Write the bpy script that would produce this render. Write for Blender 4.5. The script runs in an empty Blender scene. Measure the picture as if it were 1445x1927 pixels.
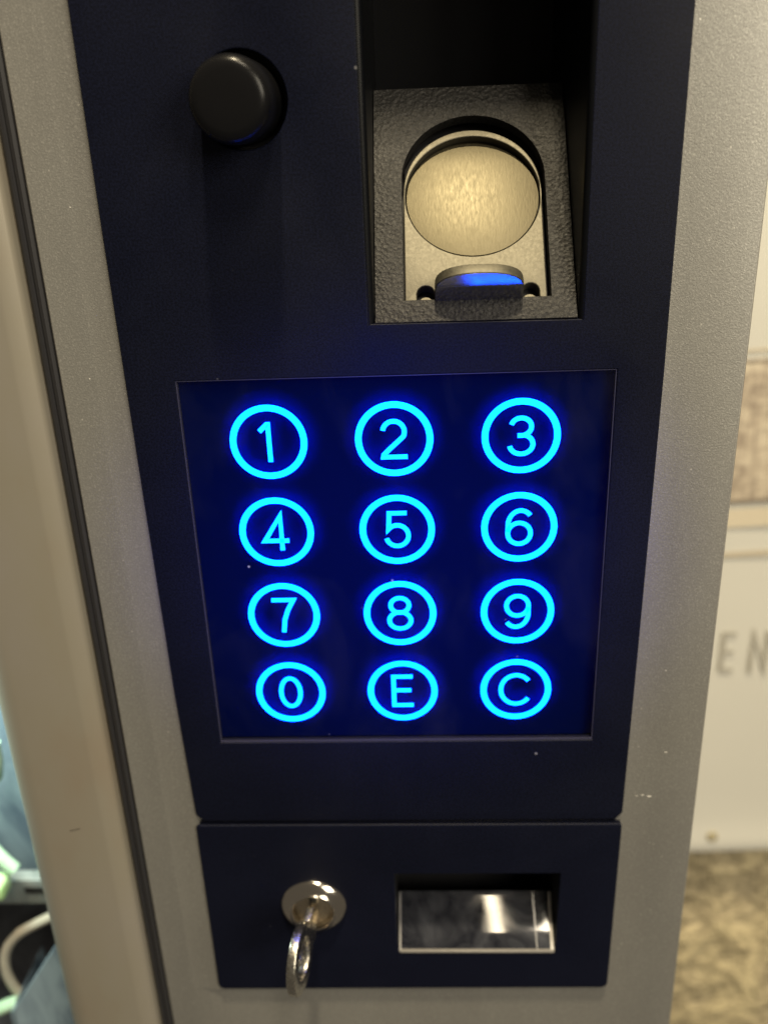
import bpy, bmesh, math, random
from mathutils import Matrix, Vector
from math import radians, sin, cos, pi

random.seed(7)
SC = bpy.context.scene
COL = SC.collection

# ---------------------------------------------------------------- camera
cd = bpy.data.cameras.new('camera')
cam = bpy.data.objects.new('camera', cd); COL.objects.link(cam)
cam.location = (0.0073676, -0.2205429, 0.1091345)
cam.rotation_euler = (1.1784681, 0.0367665, 0.0330047)
cd.sensor_fit = 'VERTICAL'; cd.sensor_height = 24.0; cd.sensor_width = 24.0
cd.lens = 24.0 * 1718.61 / 1927.0
cd.clip_start = 0.005; cd.clip_end = 50
cd.dof.use_dof = True; cd.dof.focus_distance = 0.225; cd.dof.aperture_fstop = 6.0
SC.camera = cam

# ---------------------------------------------------------------- light
w = bpy.data.worlds.new('World'); SC.world = w; w.use_nodes = True
bg = w.node_tree.nodes['Background']
bg.inputs[0].default_value = (1.0, 0.86, 0.66, 1); bg.inputs[1].default_value = 0.09

def area(name, loc, target, size, power, color, size_y=None):
    l = bpy.data.lights.new(name, 'AREA'); l.energy = power; l.color = color
    l.shape = 'RECTANGLE'; l.size = size; l.size_y = size_y or size
    o = bpy.data.objects.new(name, l); COL.objects.link(o)
    o.location = loc
    o.rotation_euler = (Vector(target) - Vector(loc)).to_track_quat('-Z', 'Y').to_euler()
    return o
area('ceiling_lamp', (0.15, -1.05, 1.60), (0.15, -1.0499, 0.0), 0.022, 1.9, (1.0, 0.84, 0.58), 0.45)
area('ceiling_lamp', (0.07, -0.42, 1.75), (0.02, 0, 0.0), 0.07, 36, (1.0, 0.84, 0.56), 0.14)
area('ceiling_lamp', (0.32, -0.85, 1.32), (0.05, 0, 0.0), 0.14, 8, (1.0, 0.87, 0.66), 0.3)
area('sheen_fill', (1.25, -1.5, 0.75), (0.05, 0, 0.0), 0.9, 27, (1.0, 0.90, 0.70), 0.9)  # added soft fill at the right, gives the grey paint its sheen
area('case_lamp', (-0.19, 0.03, 0.02), (-0.17, 0.08, -0.22), 0.05, 0.75, (0.78, 1.0, 0.90), 0.05)
sp = bpy.data.lights.new('blue_veil_fill', 'SPOT'); sp.energy = 3.0; sp.color = (0.02, 0.06, 1.0)  # added blue spot near the camera, standing in for glare round the keypad
sp.spot_size = radians(34); sp.spot_blend = 1.0; sp.shadow_soft_size = 0.02
so = bpy.data.objects.new('blue_veil_fill', sp); COL.objects.link(so)
so.location = (0.0, -0.26, 0.03); so.rotation_euler = (Vector((0.0, 0, 0.0)) - so.location).to_track_quat('-Z', 'Y').to_euler()

SC.view_settings.view_transform = 'Standard'; SC.view_settings.look = 'None'
SC.view_settings.exposure = 0; SC.view_settings.gamma = 1; SC.view_settings.use_curve_mapping = False
SC.cycles.max_bounces = 8; SC.cycles.use_denoising = True

# ---------------------------------------------------------------- materials
def nt(name):
    m = bpy.data.materials.new(name); m.use_nodes = True
    t = m.node_tree; b = t.nodes['Principled BSDF']
    return m, t, b
def node(t, kind, **kw):
    n = t.nodes.new(kind)
    for k, v in kw.items():
        if k.startswith('i_'):
            key = k[2:]
            key = int(key) if key.isdigit() else key
            n.inputs[key].default_value = v
        else: setattr(n, k, v)
    return n
def coords(t, scale=(1, 1, 1), rot=(0, 0, 0)):
    g = node(t, 'ShaderNodeNewGeometry'); mp = node(t, 'ShaderNodeMapping')
    mp.inputs['Scale'].default_value = scale; mp.inputs['Rotation'].default_value = rot
    t.links.new(g.outputs['Position'], mp.inputs[0]); return mp.outputs[0]
def noise(t, vec, scale, detail=3, rough=.5, dist=0):
    n = node(t, 'ShaderNodeTexNoise'); n.inputs['Scale'].default_value = scale
    n.inputs['Detail'].default_value = detail; n.inputs['Roughness'].default_value = rough
    n.inputs['Distortion'].default_value = dist
    t.links.new(vec, n.inputs['Vector']); return n.outputs['Fac']
def ramp(t, fac, stops):
    r = node(t, 'ShaderNodeValToRGB'); e = r.color_ramp.elements
    e[0].position, e[0].color = stops[0][0], (*stops[0][1], 1)
    e[1].position, e[1].color = stops[-1][0], (*stops[-1][1], 1)
    for p, c in stops[1:-1]:
        x = e.new(p); x.color = (*c, 1)
    t.links.new(fac, r.inputs[0]); return r.outputs[0]
def bump(t, b, h, strength, dist):
    n = node(t, 'ShaderNodeBump'); n.inputs['Strength'].default_value = strength
    n.inputs['Distance'].default_value = dist
    t.links.new(h, n.inputs['Height']); t.links.new(n.outputs[0], b.inputs['Normal'])
def g(v): return (v, v, v)
def mixc(t, fac, a, b, blend='MIX'):
    m = node(t, 'ShaderNodeMix', data_type='RGBA', blend_type=blend)
    if hasattr(fac, 'links'): t.links.new(fac, m.inputs[0])
    else: m.inputs[0].default_value = fac
    for i, s in ((6, a), (7, b)):
        if hasattr(s, 'links'): t.links.new(s, m.inputs[i])
        else: m.inputs[i].default_value = (*s, 1)
    return m.outputs[2]

def simple(name, col, rough=.5, metal=0, coat=0, spec=.5, nb=None):
    m, t, b = nt(name)
    b.inputs['Base Color'].default_value = (*col, 1); b.inputs['Roughness'].default_value = rough
    b.inputs['Metallic'].default_value = metal; b.inputs['Coat Weight'].default_value = coat
    b.inputs['Specular IOR Level'].default_value = spec
    if nb:
        v = coords(t); bump(t, b, noise(t, v, nb[0], 3), nb[1], nb[2])
    return m

def plastic(name, col, rough, grain=2600, gs=.25):
    m, t, b = nt(name); v = coords(t)
    sm = noise(t, v, 26, 5, .6, .6)
    dust = node(t, 'ShaderNodeTexVoronoi'); dust.inputs['Scale'].default_value = 95; t.links.new(v, dust.inputs['Vector'])
    dmask = ramp(t, dust.outputs['Distance'], [(.0, g(1)), (.022, g(1)), (.045, g(0))])
    sel = ramp(t, noise(t, v, 40, 2), [(.49, g(0)), (.58, g(1))])
    dd = mixc(t, 1.0, dmask, sel, 'MULTIPLY')
    base = mixc(t, sm, tuple(c * .8 for c in col), tuple(c * 1.25 for c in col))
    gr = ramp(t, noise(t, v, 1900, 2, .6), [(.38, g(.45)), (.62, g(1.0))])
    base = mixc(t, 1.0, base, gr, 'MULTIPLY')
    t.links.new(mixc(t, dd, base, (.30, .30, .32)), b.inputs['Base Color'])
    t.links.new(ramp(t, sm, [(.3, g(rough - .06)), (.7, g(rough + .1))]), b.inputs['Roughness'])
    bump(t, b, noise(t, v, grain, 2), gs, .0001)
    b.inputs['Specular IOR Level'].default_value = .16
    return m
M = {}
M['black'] = plastic('black_plastic', (.0052, .0070, .0205), .50)  # bluish base: part of the keypad's blue veil is put into the black
M['black_deep'] = simple('black_recess', (.004, .004, .006), .6, nb=(1800, .2, .0001))
M['cap'] = simple('button_plastic', (.007, .007, .008), .24, spec=.2, nb=(900, .05, .0001))

def paint():
    m, t, b = nt('silver_paint'); v = coords(t)
    fl = noise(t, v, 2100, 2, .6)
    fine = noise(t, v, 3800, 2, .6)
    big = noise(t, coords(t, (1, 1, .35)), 34, 4, .6)
    c1 = ramp(t, fl, [(.38, (.33,.325,.31)), (.56, (.385, .38, .36)), (.70, (.55, .54, .51))])
    c2 = mixc(t, .35, c1, ramp(t, big, [(.35, (.31, .30, .285)), (.65, (.42, .415, .39))]))
    vo = node(t, 'ShaderNodeTexVoronoi'); vo.inputs['Scale'].default_value = 420; t.links.new(v, vo.inputs['Vector'])
    sp_ = ramp(t, vo.outputs['Distance'], [(0, g(1)), (.07, g(1)), (.12, g(0))])
    sel = ramp(t, noise(t, v, 150, 2), [(.58, g(0)), (.66, g(.8))])
    t.links.new(mixc(t, mixc(t, 1, sp_, sel, 'MULTIPLY'), c2, (.8, .78, .72)), b.inputs['Base Color'])
    b.inputs['Metallic'].default_value = .62; b.inputs['Roughness'].default_value = .5
    mx = node(t, 'ShaderNodeMath', operation='ADD'); t.links.new(fl, mx.inputs[0]); t.links.new(fine, mx.inputs[1])
    bump(t, b, mx.outputs[0], .26, .0002)
    return m
M['paint'] = paint()
M['gasket'] = simple('rubber_gasket', (.022, .022, .026), .55, nb=(300, .1, .0002))

def cream():
    m, t, b = nt('cream_frame_paint'); v = coords(t, (1, 1, .5))
    f = noise(t, v, 22, 4, .6)
    t.links.new(ramp(t, f, [(.3, (.30, .255, .20)), (.5, (.31, .285, .235)), (.7, (.32, .295, .26))]), b.inputs['Base Color'])
    b.inputs['Roughness'].default_value = .38; b.inputs['Metallic'].default_value = .25
    bump(t, b, noise(t, coords(t), 1200, 2), .08, .0001)
    return m
M['cream'] = cream()

def textured():
    m, t, b = nt('textured_grey_plastic'); v = coords(t)
    n1 = noise(t, v, 1250, 4, .6, .8)
    vo = node(t, 'ShaderNodeTexVoronoi'); vo.inputs['Scale'].default_value = 950; t.links.new(v, vo.inputs['Vector'])
    a = node(t, 'ShaderNodeMath', operation='ADD'); t.links.new(n1, a.inputs[0]); t.links.new(vo.outputs['Distance'], a.inputs[1])
    t.links.new(ramp(t, n1, [(.35, g(.012)), (.65, (.027, .026, .025))]), b.inputs['Base Color'])
    b.inputs['Roughness'].default_value = .45; b.inputs['Specular IOR Level'].default_value = .24
    bump(t, b, a.outputs[0], .42, .0005)
    return m
M['textured'] = textured()

def brushed(name, col, rough, aniso_dir, strength=.25, metal=1):
    m, t, b = nt(name)
    th = radians(36)
    v1 = coords(t, (4.2, 1.0, 1.0) if aniso_dir else (1.5, 1.0, 1.3))
    f = noise(t, v1, 480 if aniso_dir else 900, 4, .65, .3)
    f2 = noise(t, coords(t), 90, 3, .5)
    c = mixc(t, .5, ramp(t, f, [(.3, tuple(x * .62 for x in col)), (.7, tuple(min(1, x * 1.25) for x in col))]),
             ramp(t, f2, [(.3, tuple(x * .85 for x in col)), (.7, col)]))
    t.links.new(c, b.inputs['Base Color'])
    b.inputs['Metallic'].default_value = metal
    t.links.new(ramp(t, f, [(.3, g(rough - .06)), (.7, g(rough + .08))]), b.inputs['Roughness'])
    bump(t, b, f, strength, .0002)
    return m
M['disc'] = brushed('brushed_steel', (.074, .065, .041), .40, True, .10, .85)
M['holder'] = brushed('cast_metal', (.135, .125, .095), .52, False, .22, .75)
M['tab'] = simple('polished_tab_metal', (.62, .62, .62), .12, 1)
M['chrome'] = simple('chrome', (.80, .75, .68), .13, 1, nb=(150, .06, .0003))
M['core'] = brushed('lock_brass', (.62, .54, .42), .34, False, .2)
M['key'] = brushed('worn_nickel', (.66, .63, .56), .24, False, .35)
M['key_dark'] = simple('key_slot', (.01, .01, .01), .5)

m, t, b = nt('lit_cyan'); b.inputs['Base Color'].default_value = (0, 0, 0, 1)
b.inputs['Emission Color'].default_value = (0.0, .060, 1, 1); b.inputs['Emission Strength'].default_value = 28
b.inputs['Roughness'].default_value = 1; M['lit'] = m
M['backing'] = simple('halo_backing', (.0003, .0036, .042), .9, spec=.0)  # dark blue layer added behind the rings to catch their halo

m, t, b = nt('clear_cover')
for n in list(t.nodes):
    if n.type != 'OUTPUT_MATERIAL': t.nodes.remove(n)
out = [n for n in t.nodes if n.type == 'OUTPUT_MATERIAL'][0]
tr = node(t, 'ShaderNodeBsdfTransparent'); gl = node(t, 'ShaderNodeBsdfGlossy'); gl.inputs['Roughness'].default_value = .04
fr = node(t, 'ShaderNodeFresnel'); fr.inputs[0].default_value = 1.16; mx = node(t, 'ShaderNodeMixShader')
t.links.new(fr.outputs[0], mx.inputs[0]); t.links.new(tr.outputs[0], mx.inputs[1]); t.links.new(gl.outputs[0], mx.inputs[2])
v = coords(t); vo = node(t, 'ShaderNodeTexVoronoi'); vo.inputs['Scale'].default_value = 150; t.links.new(v, vo.inputs['Vector'])
dm = mixc(t, 1.0, ramp(t, vo.outputs['Distance'], [(0, g(1)), (.03, g(1)), (.06, g(0))]), ramp(t, noise(t, v, 60, 2), [(.54, g(0)), (.62, g(.8))]), 'MULTIPLY')
smu = ramp(t, noise(t, coords(t, (1, 1, .6), (0, .5, 0)), 30, 5, .65, 1.0), [(.50, g(0)), (.75, g(.010))])
ad = node(t, 'ShaderNodeMath', operation='MAXIMUM'); t.links.new(dm, ad.inputs[0]); t.links.new(smu, ad.inputs[1])
df = node(t, 'ShaderNodeBsdfDiffuse'); df.inputs[0].default_value = (.35, .36, .42, 1)
m2 = node(t, 'ShaderNodeMixShader'); t.links.new(ad.outputs[0], m2.inputs[0]); t.links.new(mx.outputs[0], m2.inputs[1]); t.links.new(df.outputs[0], m2.inputs[2])
t.links.new(m2.outputs[0], out.inputs[0]); M['cover'] = m

def cup():
    m, t, b = nt('smoked_clear_plastic'); v = coords(t)
    f = noise(t, v, 70, 5, .65, 1.2)
    b.inputs['Base Color'].default_value = (.012, .013, .018, 1)
    t.links.new(ramp(t, f, [(.35, (.008, .009, .014)), (.75, (.060, .064, .078))]), b.inputs['Base Color'])
    t.links.new(ramp(t, f, [(.35, g(.02)), (.75, g(.07))]), b.inputs['Roughness'])
    bump(t, b, noise(t, v, 60, 2), .01, .0008)
    return m
M['cup'] = cup()
M['cupedge'] = simple('frosted_plastic_edge', (.55, .53, .50), .18, coat=.6, nb=(500, .2, .0002))

# ---------------------------------------------------------------- helpers
def link(name, me, mat, parent=None, smooth=True):
    o = bpy.data.objects.new(name, me); COL.objects.link(o)
    me.materials.clear(); me.materials.append(mat)
    if smooth:
        for p in me.polygons: p.use_smooth = True
        try: me.set_sharp_from_angle(angle=radians(32))
        except Exception: pass
    if parent is not None:
        o.parent = parent
        if parent.type == 'EMPTY': o.matrix_parent_inverse = Matrix.Translation(parent.location).inverted()
    return o
def tag(o, label, cat=None, group=None, kind=None):
    if label: o['label'] = label
    if cat: o['category'] = cat
    if group: o['group'] = group
    if kind: o['kind'] = kind
    return o
def empty(name, loc, label, cat):
    o = bpy.data.objects.new(name, None); COL.objects.link(o); o.location = loc; o.empty_display_size = .02
    return tag(o, label, cat)
FRONT = Matrix(((1, 0, 0, 0), (0, 0, -1, 0), (0, 1, 0, 0), (0, 0, 0, 1)))     # local xy -> world xz, local z -> towards viewer
def mm(v): return v * .001
def rounded(pts, r):
    """polygon (mm) with corner radii -> list of points"""
    n = len(pts); out = []
    for i in range(n):
        p = Vector(pts[i]); a = Vector(pts[i - 1]); c = Vector(pts[(i + 1) % n])
        ri = r[i] if isinstance(r, (list, tuple)) else r
        if ri <= 0: out.append(tuple(p)); continue
        u = (a - p).normalized(); v = (c - p).normalized()
        ang = u.angle(v); d = ri / math.tan(ang / 2); s = p + u * d; e = p + v * d
        for k in range(7):
            q = k / 6; out.append(tuple(s * (1 - q) ** 2 + p * 2 * q * (1 - q) + e * q * q))
    return out
def circ(x, y, r, n=64, a0=0, a1=2 * pi):
    full = abs(a1 - a0 - 2 * pi) < 1e-6
    k = n if full else n + 1
    return [(x + r * cos(a0 + (a1 - a0) * i / n), y + r * sin(a0 + (a1 - a0) * i / n)) for i in range(k)]
def slab_mesh(outlines, front, thick, bevel=0, mat4=FRONT, res=3):
    """outlines in mm, first is outer, others holes; front = offset of front face towards viewer (mm)"""
    cu = bpy.data.curves.new('tmp', 'CURVE'); cu.dimensions = '2D'; cu.fill_mode = 'BOTH'
    for ol in outlines:
        s = cu.splines.new('POLY'); s.points.add(len(ol) - 1)
        for p, (x, y) in zip(s.points, ol): p.co = (mm(x), mm(y), 0, 1)
        s.use_cyclic_u = True
    cu.extrude = mm(max(thick / 2 - bevel, 1e-4)); cu.bevel_depth = mm(bevel); cu.bevel_resolution = res
    cu.offset = -mm(bevel)
    o = bpy.data.objects.new('tmp', cu); COL.objects.link(o)
    dg = bpy.context.evaluated_depsgraph_get(); dg.update()
    me = bpy.data.meshes.new_from_object(o.evaluated_get(dg))
    bpy.data.objects.remove(o); bpy.data.curves.remove(cu)
    me.transform(mat4 @ Matrix.Translation((0, 0, mm(front - thick / 2))))
    bm = bmesh.new(); bm.from_mesh(me); bmesh.ops.remove_doubles(bm, verts=bm.verts, dist=1e-6)
    bmesh.ops.recalc_face_normals(bm, faces=bm.faces); bm.to_mesh(me); bm.free()
    return me
def slab(name, outlines, front, thick, bevel, mat, parent, mat4=FRONT):
    return link(name, slab_mesh(outlines, front, thick, bevel, mat4), mat, parent)
def bm_mesh(name, bm):
    bmesh.ops.recalc_face_normals(bm, faces=bm.faces)
    me = bpy.data.meshes.new(name); bm.to_mesh(me); bm.free(); return me
def prism(profile, z0, z1, closed=True, caps=True):
    """profile [(x,y)] mm in plan, extruded along z"""
    bm = bmesh.new()
    a = [bm.verts.new((mm(x), mm(y), mm(z0))) for x, y in profile]
    c = [bm.verts.new((mm(x), mm(y), mm(z1))) for x, y in profile]
    n = len(profile)
    for i in range(n if closed else n - 1):
        j = (i + 1) % n; bm.faces.new((a[i], a[j], c[j], c[i]))
    if closed and caps: bm.faces.new(a[::-1]); bm.faces.new(c)
    return bm_mesh('prism', bm)
def box_into(bm, x0, x1, y0, y1, z0, z1):
    r = bmesh.ops.create_cube(bm, size=1)
    for v in r['verts']:
        v.co = (mm(x0 + (v.co.x + .5) * (x1 - x0)), mm(y0 + (v.co.y + .5) * (y1 - y0)), mm(z0 + (v.co.z + .5) * (z1 - z0)))
def box_mesh(*a, bev=0):
    bm = bmesh.new(); box_into(bm, *a)
    if bev: bmesh.ops.bevel(bm, geom=list(bm.edges), offset=mm(bev), segments=3, affect='EDGES', profile=.5)
    return bm_mesh('box', bm)
def lathe_y(cx, cz, prof, n=72, mat4=None):
    """profile [(r, y)] mm revolved about the Y axis at (cx, cz)"""
    bm = bmesh.new(); rings = []
    for r, y in prof:
        if r < 1e-4: rings.append([bm.verts.new((mm(cx), mm(y), mm(cz)))])
        else: rings.append([bm.verts.new((mm(cx + r * cos(2 * pi * i / n)), mm(y), mm(cz + r * sin(2 * pi * i / n)))) for i in range(n)])
    for A, B in zip(rings, rings[1:]):
        for i in range(n):
            j = (i + 1) % n
            if len(A) == 1 and len(B) == 1: continue
            if len(A) == 1: bm.faces.new((A[0], B[i], B[j]))
            elif len(B) == 1: bm.faces.new((A[i], A[j], B[0]))
            else: bm.faces.new((A[i], A[j], B[j], B[i]))
    me = bm_mesh('lathe', bm)
    if mat4: me.transform(mat4)
    return me
def tube_mesh(pts, r, n=14, caps=True):
    """pts in mm"""
    P = [Vector(p) * .001 for p in pts]; bm = bmesh.new(); rings = []
    up = Vector((0, 1, 0))
    for i, p in enumerate(P):
        d = (P[min(i + 1, len(P) - 1)] - P[max(i - 1, 0)]).normalized()
        a = d.cross(up)
        if a.length < 1e-4: a = d.cross(Vector((1, 0, 0)))
        a.normalize(); c = d.cross(a)
        rings.append([bm.verts.new(p + (a * cos(2 * pi * k / n) + c * sin(2 * pi * k / n)) * mm(r)) for k in range(n)])
    for A, B in zip(rings, rings[1:]):
        for k in range(n): bm.faces.new((A[k], A[(k + 1) % n], B[(k + 1) % n], B[k]))
    if caps: bm.faces.new(rings[0]); bm.faces.new(rings[-1])
    return bm_mesh('tube', bm)
def smoothpath(ctrl, n=10):
    out = []
    for i in range(len(ctrl) - 1):
        p0, p1, p2, p3 = [Vector(ctrl[max(0, min(len(ctrl) - 1, k))]) for k in (i - 1, i, i + 1, i + 2)]
        for s in range(n):
            q = s / n
            out.append(tuple(.5 * ((2 * p1) + (p2 - p0) * q + (2 * p0 - 5 * p1 + 4 * p2 - p3) * q * q + (3 * p1 - p0 - 3 * p2 + p3) * q ** 3)))
    out.append(tuple(ctrl[-1])); return out

ZT, ZB = 330, -420       # how far the machine front is built up and down (mm)

# ================================================================ vending machine
machine = empty('vending_machine', (0, 0.03, mm(ZB)), 'silver vending machine front with glowing blue number keypad set in a black control panel', 'vending machine')

# painted sheet metal front with the long opening of the control panel
opening = [(-64.0, ZT - 40), (-64.0, -150), (62.5, -150), (62.5, ZT - 40)]
fs_ = slab('front_sheet', [[(-83.7, ZT), (-83.7, ZB), (86.7, ZB), (86.7, ZT)], opening[::-1]], -2.0, 2.2, .9, M['paint'], machine)
lipc = [(-74.5 + 10.4 * k / 12, 1.992 - 1.15 * (k / 12) ** 1.8) for k in range(13)]
link('shade_bulge', prism(lipc + [(-64.1, 2.3), (-74.5, 2.3)], -156.5, ZT), M['paint'], fs_)  # sheet raised towards the panel, shaped so the strip shades darker there
chip = simple('bare_chip', (.75, .73, .68), .4)
for (cx_, cz_, w_, h_) in ((70.6, -76.5, .9, .35), (72.6, -77.0, 1.3, .5), (68.9, -76.8, .5, .25), (74, -33, .5, .25), (76.2, -61, .7, .3), (-76, 55, .4, .3), (-74, 96, .4, .25), (-70.4, 112, .4, .3)):
    slab('paint_chip', [[(cx_ + w_ * .5 * cos(k) * (1 + .3 * sin(3 * k)), cz_ + h_ * .5 * sin(k)) for k in [i * pi / 5 for i in range(10)]]], -1.97, .06, 0, chip, fs_)
link('side_panel', box_mesh(84.4, 86.5, 4.3, 210, ZB, ZT, bev=.3), M['paint'], machine)
# gasket between front sheet and window frame
link('gasket', prism([(-88.9, 14), (-88.9, 5.5), (-88.3, 4.2), (-87.6, 3.6), (-86.9, 3.5), (-86.5, 4.1), (-86.1, 3.3), (-85.2, 2.9), (-84.4, 3.2), (-83.9, 4.2), (-83.8, 14)], ZB, ZT), M['gasket'], machine)
# display window frame
prof = [(-89.0, 26), (-89.0, 3.2), (-89.5, 2.0), (-90.2, 1.5), (-93.2, 0.15), (-94.4, -.05), (-112, 0), (-114.5, .3), (-116.8, 1.2), (-118.9, 2.8), (-120.2, 4.8), (-120.8, 7.5), (-120.8, 26)]
wf = link('window_frame', prism(prof, ZB, ZT), M['cream'], machine)
sc_ = link('scratch', tube_mesh([(-104.6, -.02, -86.9), (-103.2, -.03, -86.7), (-102.2, -.03, -86.3), (-101.2, -.02, -86.1)], .10, 6), simple('scratch_mark', (.03, .025, .02), .6), wf)

# ---- black control panel
L = [(-67.0, 270), (-66.8, 92), (-66.4, 38), (-65.7, -36), (-64.5, -81.2), (-62.2, -83.6)]
Rr = [(62.6, -83.8), (64.6, -81.4), (65.4, -26), (66.3, 53), (66.5, 132), (66.7, 270)]
outer = rounded(L + Rr, [0, 0, 0, 0, 1.2, .6, .6, 1.2, 0, 0, 0, 0])
key_open = [(-54.0, 54.2), (54.9, 54.2), (54.3, -54.9), (-54.0, -54.7)]
read_open = [(-5.2, 226), (46.2, 226), (46.2, 66.6), (-5.2, 66.9)]
panel = slab('control_panel', [outer, key_open, read_open, circ(-31.3, 117.2, 10.3)], 0, 3.2, .35, M['black'], machine)
tag(panel, 'black plastic panel with small dust specks')

# ---- push button
pb = link('push_button', lathe_y(-31.5, 117.0, [(8.9, 8), (8.9, -9.5), (8.82, -11.3), (8.55, -12.6), (8.0, -13.5), (7.2, -14.0), (6.0, -14.2), (3, -14.3), (0, -14.3)], 96), M['cap'], machine)
link('button_well', lathe_y(-31.3, 117.2, [(10.4, .5), (10.4, 8.2), (0, 8.2)], 96), M['black_deep'], pb)

# ---- token reader recess
def wall_profile(x_open, x_in, sgn):
    pr_ = []
    for k in range(8):
        a = k / 7 * pi / 2
        pr_.append((x_in + (x_open - x_in) * (1 - sin(a)), 1.5 - 1.5 * cos(a)))
    return pr_ + [(x_in, 62), (x_in + sgn * 2, 62), (x_in + sgn * 2, 3.4), (x_open, 3.2)]
bm = bmesh.new()
for me_ in (prism(wall_profile(-5.25, -3.75, -1), 60, 226), prism(wall_profile(46.25, 44.95, 1), 60, 226),
            box_mesh(-5.9, 47.0, 62, 64, 55, 228), box_mesh(-5.9, 47.0, 3.3, 62, 226, 228)):
    bm.from_mesh(me_)
reader = link('token_reader', bm_mesh('reader', bm), simple('black_housing', (.003, .0035, .005), .38, spec=.18, nb=(1800, .1, .0001)), machine)
TH = radians(36)
TILT = Matrix.Translation((0, 0, mm(67))) @ Matrix(((1, 0, 0, 0), (0, sin(TH), -cos(TH), 0), (0, cos(TH), sin(TH), 0), (0, 0, 0, 1)))
arch = [(3.4, 5.9), (38.9, 5.9), (38.9, 38.5)] + circ(21.15, 38.7, 17.75, 48, 0, pi)[1:-1] + [(3.4, 38.5)]
slab('cover_plate', [[(-3.6, 0.1), (44.8, 0.1), (44.8, 65.2), (-3.6, 65.2)], arch[::-1]], 0, 3.0, .15, M['textured'], reader, TILT)
# dark floor behind the plate
slab('recess_floor', [[(-3.6, .1), (44.8, .1), (44.8, 63), (-3.6, 63)]], -6.2, 1.0, 0, M['black_deep'], reader, TILT)
# metal holder: flat cheeks, round seat, relief slots and bent tab
holder_out = ([(3.7, 5.8), (6.6, 5.8), (6.6, 7.9)] + circ(8.75, 7.9, 2.15, 16, pi, 0)[1:-1] + [(10.9, 7.9), (10.9, 5.2), (32.0, 5.2), (32.0, 7.9)] +
              circ(34.1, 7.9, 2.1, 16, pi, 0)[1:-1] + [(36.2, 7.9), (36.2, 5.8), (38.0, 5.8), (38.0, 35.9)] + circ(20.9, 35.9, 17.15, 48, 0, pi)[1:-1] + [(3.7, 35.9)])
seat = circ(20.95, 34.4, 16.75, 96)
holder = slab('token_holder', [holder_out, seat[::-1]], -1.0, 3.4, .3, M['holder'], reader, TILT)
# magnetic disc, tipped back a little inside its seat
DT = TILT @ Matrix.Translation((0, mm(17.6), mm(-1.25))) @ Matrix.Rotation(radians(-3.2), 4, 'X') @ Matrix.Translation((0, mm(-17.6), 0))
slab('steel_disc', [circ(20.95, 34.4, 16.55, 96)], 0, 1.2, .12, M['disc'], reader, DT)
# seat floor and slot floor
slab('seat_floor', [[(4, 6), (38, 6), (38, 52), (4, 52)]], -4.6, .8, 0, M['black_deep'], reader, TILT)
# studs seen through the relief slots
for x in (8.75, 34.0):
    slab('stud', [circ(x, 6.0, 1.9, 24)], -2.6, 1.4, .2, M['holder'], reader, TILT)
# bent tab
def tab():
    # outline in (x, h) where h is height above the plate, sheet lies across s
    ol = [(10.9, -2.0), (32.0, -2.0)]
    ol += [(32.0, 2.9)]
    pts = []
    for k in range(1, 24):
        a = k / 24 * pi
        ex = abs(cos(a)) ** .8 * (1 if cos(a) > 0 else -1); ey = sin(a) ** .75
        pts.append((21.45 + 10.55 * ex, 2.9 + 6.5 * ey))
    ol += pts + [(10.9, 2.9)]
    # local xy -> x, h ; local z -> -s (towards the viewer and down)
    Mx = TILT @ Matrix.Translation((0, mm(6.3), 0)) @ Matrix.Rotation(radians(-12.5), 4, 'X') @ Matrix(((1, 0, 0, 0), (0, 0, -1, 0), (0, 1, 0, 0), (0, 0, 0, 1)))
    slab('tab', [ol], .68, 2.6, .12, M['holder'], reader, Mx)
    slab('tab_face', [[(21.45 + (x - 21.45) * .985, h - .15) for x, h in ol]], .85, .1, 0, M['tab'], reader, Mx)
tab()

# ---- keypad
keypad = slab('keypad', [[(-54.6, 54.8), (55.5, 54.8), (55.0, -55.6), (-54.6, -55.4)]], -2.95, 1.0, 0, M['backing'], machine)
slab('glass_cover', [[(-53.85, 54.05), (54.75, 54.05), (54.15, -54.55), (-53.85, -54.45)]], -.45, .12, 0, M['cover'], keypad)
rim = slab('cover_edge', [[(-53.95, 54.15), (54.85, 54.15), (54.25, -54.8), (-53.95, -54.6)],
      [(-53.75, 53.95), (-53.75, -54.1), (54.05, -54.3), (54.65, 53.95)]], -.3, 1.3, 0, simple('cover_edge_plastic', (.05, .05, .085), .35), keypad)

def ribbon(bm, pts, wd, y, closed=False):
    """flat stroke (mm, local x z) with mitred corners"""
    n = len(pts); P = [Vector(p) for p in pts]; Lf, Rt = [], []
    for i in range(n):
        if closed: a = (P[i] - P[i - 1]).normalized(); c = (P[(i + 1) % n] - P[i]).normalized()
        else:
            a = (P[i] - P[i - 1]).normalized() if i > 0 else None
            c = (P[i + 1] - P[i]).normalized() if i < n - 1 else None
            a = a or c; c = c or a
        na = Vector((-a.y, a.x)); nc = Vector((-c.y, c.x)); m_ = (na + nc).normalized()
        k = wd / 2 / max(.35, m_.dot(na))
        Lf.append(P[i] + m_ * k); Rt.append(P[i] - m_ * k)
    vl = [bm.verts.new((mm(p.x), mm(y), mm(p.y))) for p in Lf]; vr = [bm.verts.new((mm(p.x), mm(y), mm(p.y))) for p in Rt]
    for i in range(n if closed else n - 1):
        j = (i + 1) % n; bm.faces.new((vl[i], vl[j], vr[j], vr[i]))
def arc(cx, cy, rx, ry, d0, d1, n=24):
    return [(cx + rx * cos(radians(d0 + (d1 - d0) * i / n)), cy + ry * sin(radians(d0 + (d1 - d0) * i / n))) for i in range(n + 1)]
H = 4.75; W = 1.2     # half height and stroke width
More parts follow.
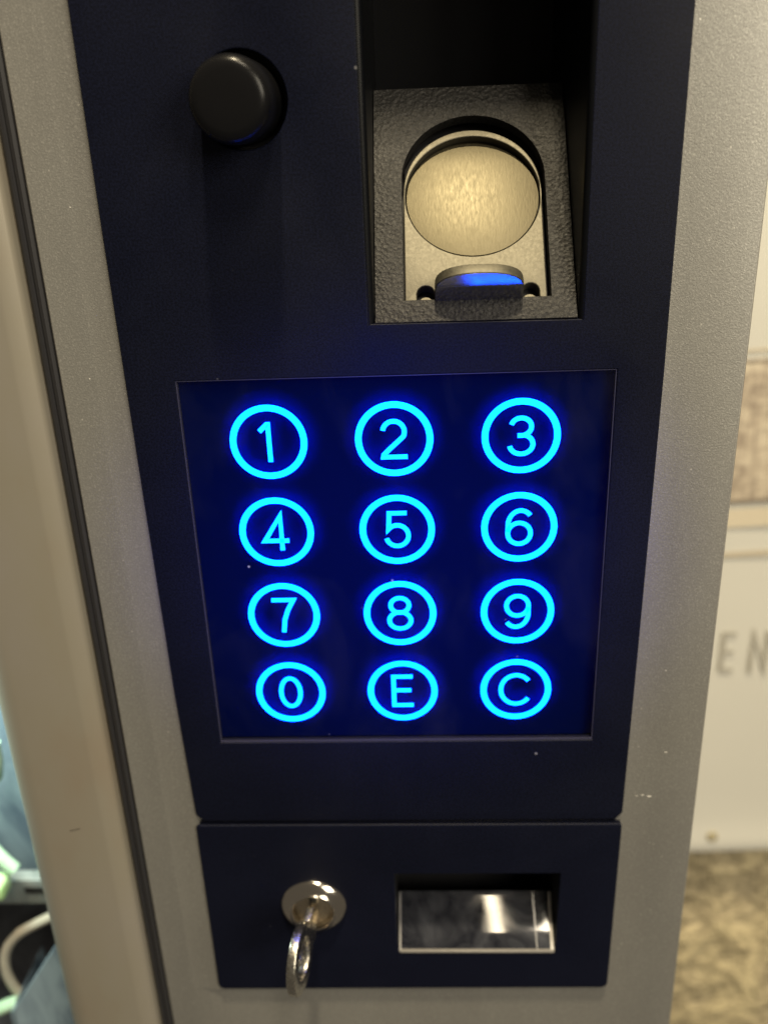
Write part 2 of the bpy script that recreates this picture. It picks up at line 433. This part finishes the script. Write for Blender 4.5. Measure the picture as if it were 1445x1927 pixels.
SIX = arc(.35, .55, 3.3, 4.2, 42, 172, 18) + arc(0, -1.75, 2.98, 3.0, 172, 532, 40)[1:]
GL = {
 '0': [(arc(0, 0, 2.75, H - .1, 0, 360, 48)[:-1], True)],
 '1': [([(-2.15, 2.9), (-.15, 4.75), (0.15, 4.75), (0.15, -5.3)], False)],
 '2': [(arc(-.1, 1.95, 2.75, 2.8, 172, -28, 24) + [(-1.2, -2.6), (-2.75, -4.15), (-2.85, -4.75), (3.3, -4.75)], False)],
 '3': [(arc(0, 2.45, 2.55, 2.3, 165, -82, 22) + [(-.9, .15)], False), (arc(0.05, -2.2, 2.95, 2.55, 78, -170, 26), False)],
 '4': [([(3.2, -2.5), (-3.3, -2.5), (1.25, 4.7), (1.25, -5.3)], False)],
 '5': [([(2.6, 4.75), (-2.0, 4.75)] + arc(0, -1.7, 2.95, 3.0, 140, -165, 28), False)],
 '6': [(SIX, False)],
 '7': [([(-3.1, 4.75), (2.9, 4.75), (1.2, 1.6), (0.15, -1.4), (-.35, -5.3)], False)],
 '8': [(arc(0, 2.5, 2.5, 2.25, 0, 360, 36)[:-1], True), (arc(0, -2.2, 2.95, 2.55, 0, 360, 40)[:-1], True)],
 '9': [([(-px, -pz) for px, pz in SIX], False)],
 'E': [([(2.9, 4.75), (-2.5, 4.75), (-2.5, -4.75), (3.0, -4.75)], False), ([(-2.5, .2), (2.4, .2)], False)],
 'C': [(arc(0.1, 0, 4.3, 4.75, 38, 322, 40), False)],
}
R0 = 9.893
rows = [['1', '2', '3'], ['4', '5', '6'], ['7', '8', '9'], ['0', 'E', 'C']]
rbm = bmesh.new(); ribbon(rbm, circ(0, 0, R0 - .82, 96), 1.66, 0, True); ring_me = bm_mesh('ring', rbm)
first = True
for r_, row in enumerate(rows):
    for c_, ch in enumerate(row):
        x = (c_ - 1) * 32.0; z = (1.5 - r_) * 25.07
        ro = link('button_ring', ring_me, M['lit'], keypad, smooth=False)
        ro.location = (mm(x), mm(.36), mm(z))
        bmx = bmesh.new()
        for i, (pts, cl) in enumerate(GL[ch]): ribbon(bmx, pts, W, .02 * i, cl)
        so_ = link('symbol', bm_mesh('symbol', bmx), M['lit'], keypad, smooth=False)
        so_.location = (mm(x), mm(.36), mm(z))
        word = {'E': 'letter E', 'C': 'letter C'}.get(ch, 'digit ' + ch)
        so_['label'] = 'glowing blue ' + word; ro['label'] = 'glowing blue ring around the ' + word

# ---- lower flap
flap_out = rounded([(-65.1, -85.3), (-65.2, -154.9), (64.1, -153.8), (64.8, -85.6)], [1.6, 2.6, 2.4, 1.6])
pocket = [(-4.6, -105.0), (-4.4, -137.7), (46.4, -137.7), (47.0, -105.0)]
flap = slab('lower_flap', [flap_out, pocket, circ(-30.7, -118, 9.2)[::-1]], 0, 3.2, .45, M['black'], machine)
bm = bmesh.new()
for a_ in ((-5.6, -4.7, 3, 24, -139, -103), (47.1, 48, 3, 24, -139, -103), (-5.6, 48, 24.1, 25, -139, -103), (-5.6, 48, 3.2, 24, -103, -102), (-5.6, 48, 3.2, 24, -140, -139)): box_into(bm, *a_)
pk = link('coin_pocket', bm_mesh('pocket', bm), M['black_deep'], machine)
# scooped clear cup in the pocket
def cup_mesh(x0l, x1l, x0h, x1h, th, a0=31, a1=41.5, R=100, n=26, dy=0):
    bm = bmesh.new(); rows_ = []
    y0 = R * sin(radians(a0)); zc = -137.4 + R * cos(radians(a0))
    for i in range(n + 1):
        q = i / n; a = radians(a0 + (a1 - a0) * q)
        for off in (0, th):
            yy = (R + off) * sin(a) - y0 + dy; zz = zc - (R + off) * cos(a)
            xa = x0l + (x0h - x0l) * q; xb = x1l + (x1h - x1l) * q
            rows_.append((bm.verts.new((mm(xa), mm(yy), mm(zz))), bm.verts.new((mm(xb), mm(yy), mm(zz)))))
    for i in range(n):
        f0, b0, f1, b1 = rows_[2 * i], rows_[2 * i + 1], rows_[2 * i + 2], rows_[2 * i + 3]
        bm.faces.new((f0[0], f0[1], f1[1], f1[0])); bm.faces.new((b0[0], b1[0], b1[1], b0[1]))
        bm.faces.new((f0[0], f1[0], b1[0], b0[0])); bm.faces.new((f0[1], b0[1], b1[1], f1[1]))
    bm.faces.new((rows_[0][0], rows_[1][0], rows_[1][1], rows_[0][1])); bm.faces.new((rows_[-2][0], rows_[-2][1], rows_[-1][1], rows_[-1][0]))
    return bm_mesh('cup', bm)
link('scoop', cup_mesh(-3.3, 45.0, -3.3, 45.6, .8), M['cup'], pk)
link('scoop_edge', cup_mesh(45.1, 46.1, 45.7, 46.6, 1.0, dy=-.3), M['cupedge'], pk)
link('scoop_edge', cup_mesh(-3.9, -3.4, -3.9, -3.4, .6, dy=-.2), simple('dull_edge', (.16, .16, .18), .3), pk)
link('scoop_rib', cup_mesh(40.6, 41.0, 40.4, 40.8, .5, dy=-.25), simple('clear_rib', (.14, .14, .15), .2), pk)
link('scoop_lip', box_mesh(-3.8, 46.2, -.35, .9, -138.0, -137.05, bev=.2), simple('lip_plastic', (.24, .23, .22), .3, nb=(300, .4, .0003)), pk)

# ---- cam lock
lock = link('lock', lathe_y(-30.7, -118, [(9.4, 2.2), (10.45, .15), (10.5, -.3), (10.2, -.8), (9.4, -1.5), (8.3, -2.15), (7.35, -2.6), (7.05, -3.0), (6.7, -3.05), (6.45, -2.8), (6.35, -2.0), (6.3, .5)], 96), M['chrome'], machine)
link('lock_core', lathe_y(-30.7, -118, [(6.28, .4), (6.28, -.3), (5.9, -.75), (4.6, -.85), (0, -.9)], 64), M['core'], lock)
link('keyway', box_mesh(-32.0, -29.4, -1.05, -.5, -122.4, -113.2, bev=.3), M['key_dark'], lock)

# ================================================================ key in the lock
key = empty('key', (mm(-31), mm(-1.0), mm(-118)), 'worn silver key with a round bow sticking out of the chrome lock', 'key')
KX = Matrix(((0, 0, 1, mm(-30.0)), (1, 0, 0, 0), (0, 1, 0, 0), (0, 0, 0, 1)))     # local xy -> world y z, local z -> x
ROT = Matrix.Translation((mm(-30.0), 0, 0)) @ Matrix.Rotation(radians(-8.5), 4, 'Z') @ Matrix.Translation((mm(30.0), 0, 0))
def keyslab(name, ols, front, thick, bevel, mat, par):
    return slab(name, ols, front, thick, bevel, mat, par, ROT @ KX)
CZ, CY = -118.6, -19.6
keyslab('blade', [rounded([(1.8, -114.6), (-5.2, -114.6), (-6.0, -112.4), (-10.4, -113.2), (-10.8, -123.8), (-6.0, -124.6), (-5.2, -121.4), (1.8, -121.4)], .5)], 1.1, 2.2, .25, M['key'], key)
hole = [(CY + 6.3 * cos(a) * (.92), CZ + 6.5 * sin(a)) for a in [2 * pi * i / 48 for i in range(48)]]
bow = keyslab('bow', [circ(CY, CZ, 10.4, 96), hole[::-1]], 1.35, 2.7, .45, M['key'], key)
# raised web inside the bow opening
keyslab('bow_web', [rounded([(CY + 6.9, CZ + 2.2), (CY - 2.0, CZ + 1.5), (CY - 3.0, CZ), (CY - 2.0, CZ - 1.5), (CY + 6.9, CZ - 2.2)], .6), circ(CY + .2, CZ, .8, 20)[::-1]], .6, 1.2, .2, M['key'], bow)

# ================================================================ inside of the lit display case
def tint(name, c1, c2, scale, rough=.5, metal=0, tr=0):
    m, t, b = nt(name); v = coords(t, (1, 1, .6), (0, .6, 0))
    t.links.new(ramp(t, noise(t, v, scale, 5, .6, .8), [(.35, c1), (.65, c2)]), b.inputs['Base Color'])
    b.inputs['Roughness'].default_value = rough; b.inputs['Metallic'].default_value = metal
    b.inputs['Transmission Weight'].default_value = tr
    return m
mist = tint('misty_blue_plastic', (.09, .13, .19), (.27, .36, .43), 38, .4)
darkin = tint('dark_case_interior', (.035, .035, .045), (.10, .11, .13), 60, .7)
tubem = tint('milky_green_tube', (.38, .60, .42), (.60, .80, .62), 160, .25)
greym = tint('grey_bracket_metal', (.17, .20, .20), (.26, .29, .29), 80, .5)
cablem = tint('beige_hose', (.34, .31, .26), (.46, .43, .36), 60, .4)
case = link('case_back', box_mesh(-330, -120, 120, 122, ZB, 40), darkin, machine)
link('case_side', box_mesh(-125.0, -123.0, 26, 120, ZB, ZT), darkin, machine)
o = link('pouch', box_mesh(-230, -140, 84, 92, -192, -60, bev=3), mist); tag(o, 'misty blue grey plastic pouch behind the cream frame, at the top of the lit case', 'pouch')
o = link('tube', tube_mesh([(-190, 64, -118), (-178, 62, -136), (-164, 60, -156), (-160.6, 59.6, -159.6)], 2.6, 18), tubem)
tag(o, 'milky green tube whose round end points down at the grey rail', 'tube')
o = link('tube', tube_mesh([(-164, 60, -119), (-159, 60, -113.6), (-157.4, 60, -106), (-157.0, 60, -98)], 2.2, 14), tubem)
tag(o, 'milky green tube high at the left edge in front of the blue pouch', 'tube')
o = link('tube', tube_mesh([(-196, 55, -240.0), (-184, 55, -234.5), (-174, 55, -229.6), (-170.6, 55, -228.6)], 2.9, 16), tubem)
tag(o, 'milky green tube lying across the bottom of the beige hose', 'tube')
o = link('end_block', box_mesh(-184, -164.0, 52, 62, -169.8, -161.6, bev=2.2), tint('yellow_green_plastic', (.42, .70, .30), (.60, .85, .50), 90, .3)); tag(o, 'rounded yellow green plastic block under the slanting tube', 'block')
rail = link('rail', box_mesh(-230, -140, 66, 72, -184.5, -171.5, bev=.6), greym); tag(rail, 'grey metal rail with a small dark slot crossing the case', 'rail')
link('slot', box_mesh(-162.4, -154, 65.5, 66.5, -178.2, -175.2, bev=.2), M['key_dark'], rail)
o = link('hose', tube_mesh(smoothpath([(-146, 62, -184.5), (-156, 61, -189), (-166.5, 60, -195), (-173.2, 60, -204), (-175.6, 60, -214), (-174.5, 60, -224), (-169.6, 60, -234), (-160, 60, -244), (-152, 60, -254)]), 2.1, 14), cablem); tag(o, 'beige hose curving in a half loop inside the lit case', 'hose')
bin_ = link('bin', prism([(-168.5, 44), (-164, 40.5), (-140, 40.5), (-140, 43), (-163.4, 43), (-166, 46), (-166, 75), (-168.5, 75)], -300, -222), mist)
bm = bmesh.new(); bm.from_mesh(bin_.data)
for v in bm.verts:
    if v.co.z > -.23: v.co.z += (v.co.x + .1685) * 1.5
bm.to_mesh(bin_.data); bm.free()
tag(bin_, 'pale blue plastic bin with slanted top at the bottom of the lit case', 'bin')

# ================================================================ wall and poster
def stone():
    m, t, b = nt('ochre_stone'); v = coords(t)
    f = noise(t, v, 11, 7, .62, .7); f2 = noise(t, v, 42, 5, .6, .4); f3 = noise(t, v, 130, 4, .6)
    c = ramp(t, f, [(.36, (.34, .28, .19)), (.47, (.60, .50, .32)), (.56, (.80, .68, .40)), (.68, (.74, .62, .36))])
    c = mixc(t, .5, c, ramp(t, f2, [(.34, (.22, .18, .125)), (.5, (.60, .50, .31)), (.66, (.88, .76, .46))]))
    t.links.new(c, b.inputs['Base Color']); b.inputs['Roughness'].default_value = .75
    c = mixc(t, .45, c, ramp(t, f3, [(.36, (.20, .165, .11)), (.6, (.80, .69, .44))]))
    t.links.new(c, b.inputs['Base Color'])
    a = node(t, 'ShaderNodeMath', operation='ADD'); t.links.new(f, a.inputs[0]); t.links.new(f2, a.inputs[1])
    bump(t, b, a.outputs[0], 1.0, .014)
    return m
bm = bmesh.new()
N = 60
import mathutils.noise as mn
vs = [[bm.verts.new((.05 + .9 * i / N, .268 + .006 * mn.noise(Vector((i * .35, j * .35, 0))) , -.95 + 1.6 * j / N)) for i in range(N + 1)] for j in range(N + 1)]
for j in range(N):
    for i in range(N): bm.faces.new((vs[j][i], vs[j][i + 1], vs[j + 1][i + 1], vs[j + 1][i]))
wall = link('wall', bm_mesh('wall', bm), stone()); tag(wall, 'rough ochre and brown stone wall behind the machine', 'wall', kind='structure')

m, t, b = nt('white_banner'); v = coords(t)
t.links.new(ramp(t, noise(t, v, 6, 3), [(.3, (.66, .65, .60)), (.7, (.71, .70, .645))]), b.inputs['Base Color'])
b.inputs['Roughness'].default_value = .5
bn = bmesh.new(); rowsb = []
zs = [-327.9, -327.6, -325, -321, -316, -310, -300, -280, -240, -180, -100, 0, 100, 240]
ys = [251.5, 249.4, 248.6, 248.4, 248.8, 249.6, 250, 250, 250, 250, 250, 250, 250, 250]
for z_, y_ in zip(zs, ys):
    rowsb.append([bn.verts.new((mm(60 + i * 15), mm(y_ + .5 * sin(i * .8)), mm(z_ + (1.5 * sin(i * .5 + .6) if z_ < -309 else 0)))) for i in range(40)])
for A, B in zip(rowsb, rowsb[1:]):
    for i in range(39): bn.faces.new((A[i], A[i + 1], B[i + 1], B[i]))
me_ = bm_mesh('banner', bn)
poster = link('poster', me_, m); tag(poster, 'white banner with a brown sketchy picture and grey letters on the stone wall', 'poster')
sd = poster.modifiers.new('thickness', 'SOLIDIFY'); sd.thickness = .001

m, t, b = nt('brown_picture_print')
v1 = coords(t, (1.0, 1, 3.2)); v2 = coords(t, (3.0, 1, .6))
a1 = noise(t, v1, 60, 6, .7, 1.2); a2 = noise(t, v2, 90, 5, .7, .6)
c = mixc(t, .5, ramp(t, a1, [(.34, (.20, .155, .13)), (.5, (.50, .42, .33)), (.64, (.76, .68, .54))]),
         ramp(t, a2, [(.36, (.24, .19, .16)), (.52, (.58, .50, .39)), (.66, (.78, .71, .57))]))
t.links.new(c, b.inputs['Base Color']); b.inputs['Roughness'].default_value = .5
def printed(name, x0, x1, z0, z1, mat, y=249.0, skew=0.05):
    bm = bmesh.new()
    q = [(x0, z0), (x1, z0 + (x1 - x0) * skew), (x1, z1 + (x1 - x0) * skew), (x0, z1)]
    bm.faces.new([bm.verts.new((mm(x), mm(y), mm(z))) for x, z in q]); return link(name, bm_mesh(name, bm), mat, poster, smooth=False)
printed('picture', 100, 520, -87, -8.5, m)
soft = simple('pale_brown_print', (.56, .49, .38), .5); softer = simple('faint_brown_print', (.68, .61, .48), .5)
dark = simple('dark_brown_print', (.25, .21, .17), .5)
printed('picture_line', 100, 520, -4.6, -3.2, soft); printed('picture_line', 100, 520, -10.4, -9.4, dark, 248.8)
printed('picture_line', 100, 520, -88.6, -86.4, dark, 248.8); printed('picture_line', 100, 520, -103, -92, softer)
printed('picture_line', 100, 520, -121.0, -118.0, soft, 248.9)
ink = simple('grey_ink', (.44, .42, .37), .5)
def letter(strokes, x0, wd, z0=-192.0, ht=26.6, label=''):
    bm = bmesh.new()
    for k, pts in enumerate(strokes): ribbon(bm, [(x0 + px * wd, z0 + pz * ht) for px, pz in pts], 2.5, 248.7 - .05 * k)
    o = link('letter', bm_mesh('letter', bm), ink, poster, smooth=False); o['label'] = label
letter([[(.98, .96), (.12, .96), (.12, .04), (.98, .04)], [(.12, .5), (.9, .5)]], 179.0, 8.0, label='grey letter E')
letter([[(.1, -.02), (.1, 1.0), (.9, 0), (.9, 1.02)]], 196.0, 10.5, label='grey letter N')
# grommet punched near the lower hem
me_ = lathe_y(187.3, -316, [(1.2, 249.2), (1.4, 247.9), (2.2, 247.5), (3.2, 247.9), (3.5, 249)], 32)
link('grommet', me_, simple('dull_brass', (.52, .46, .3), .5, .4), poster)
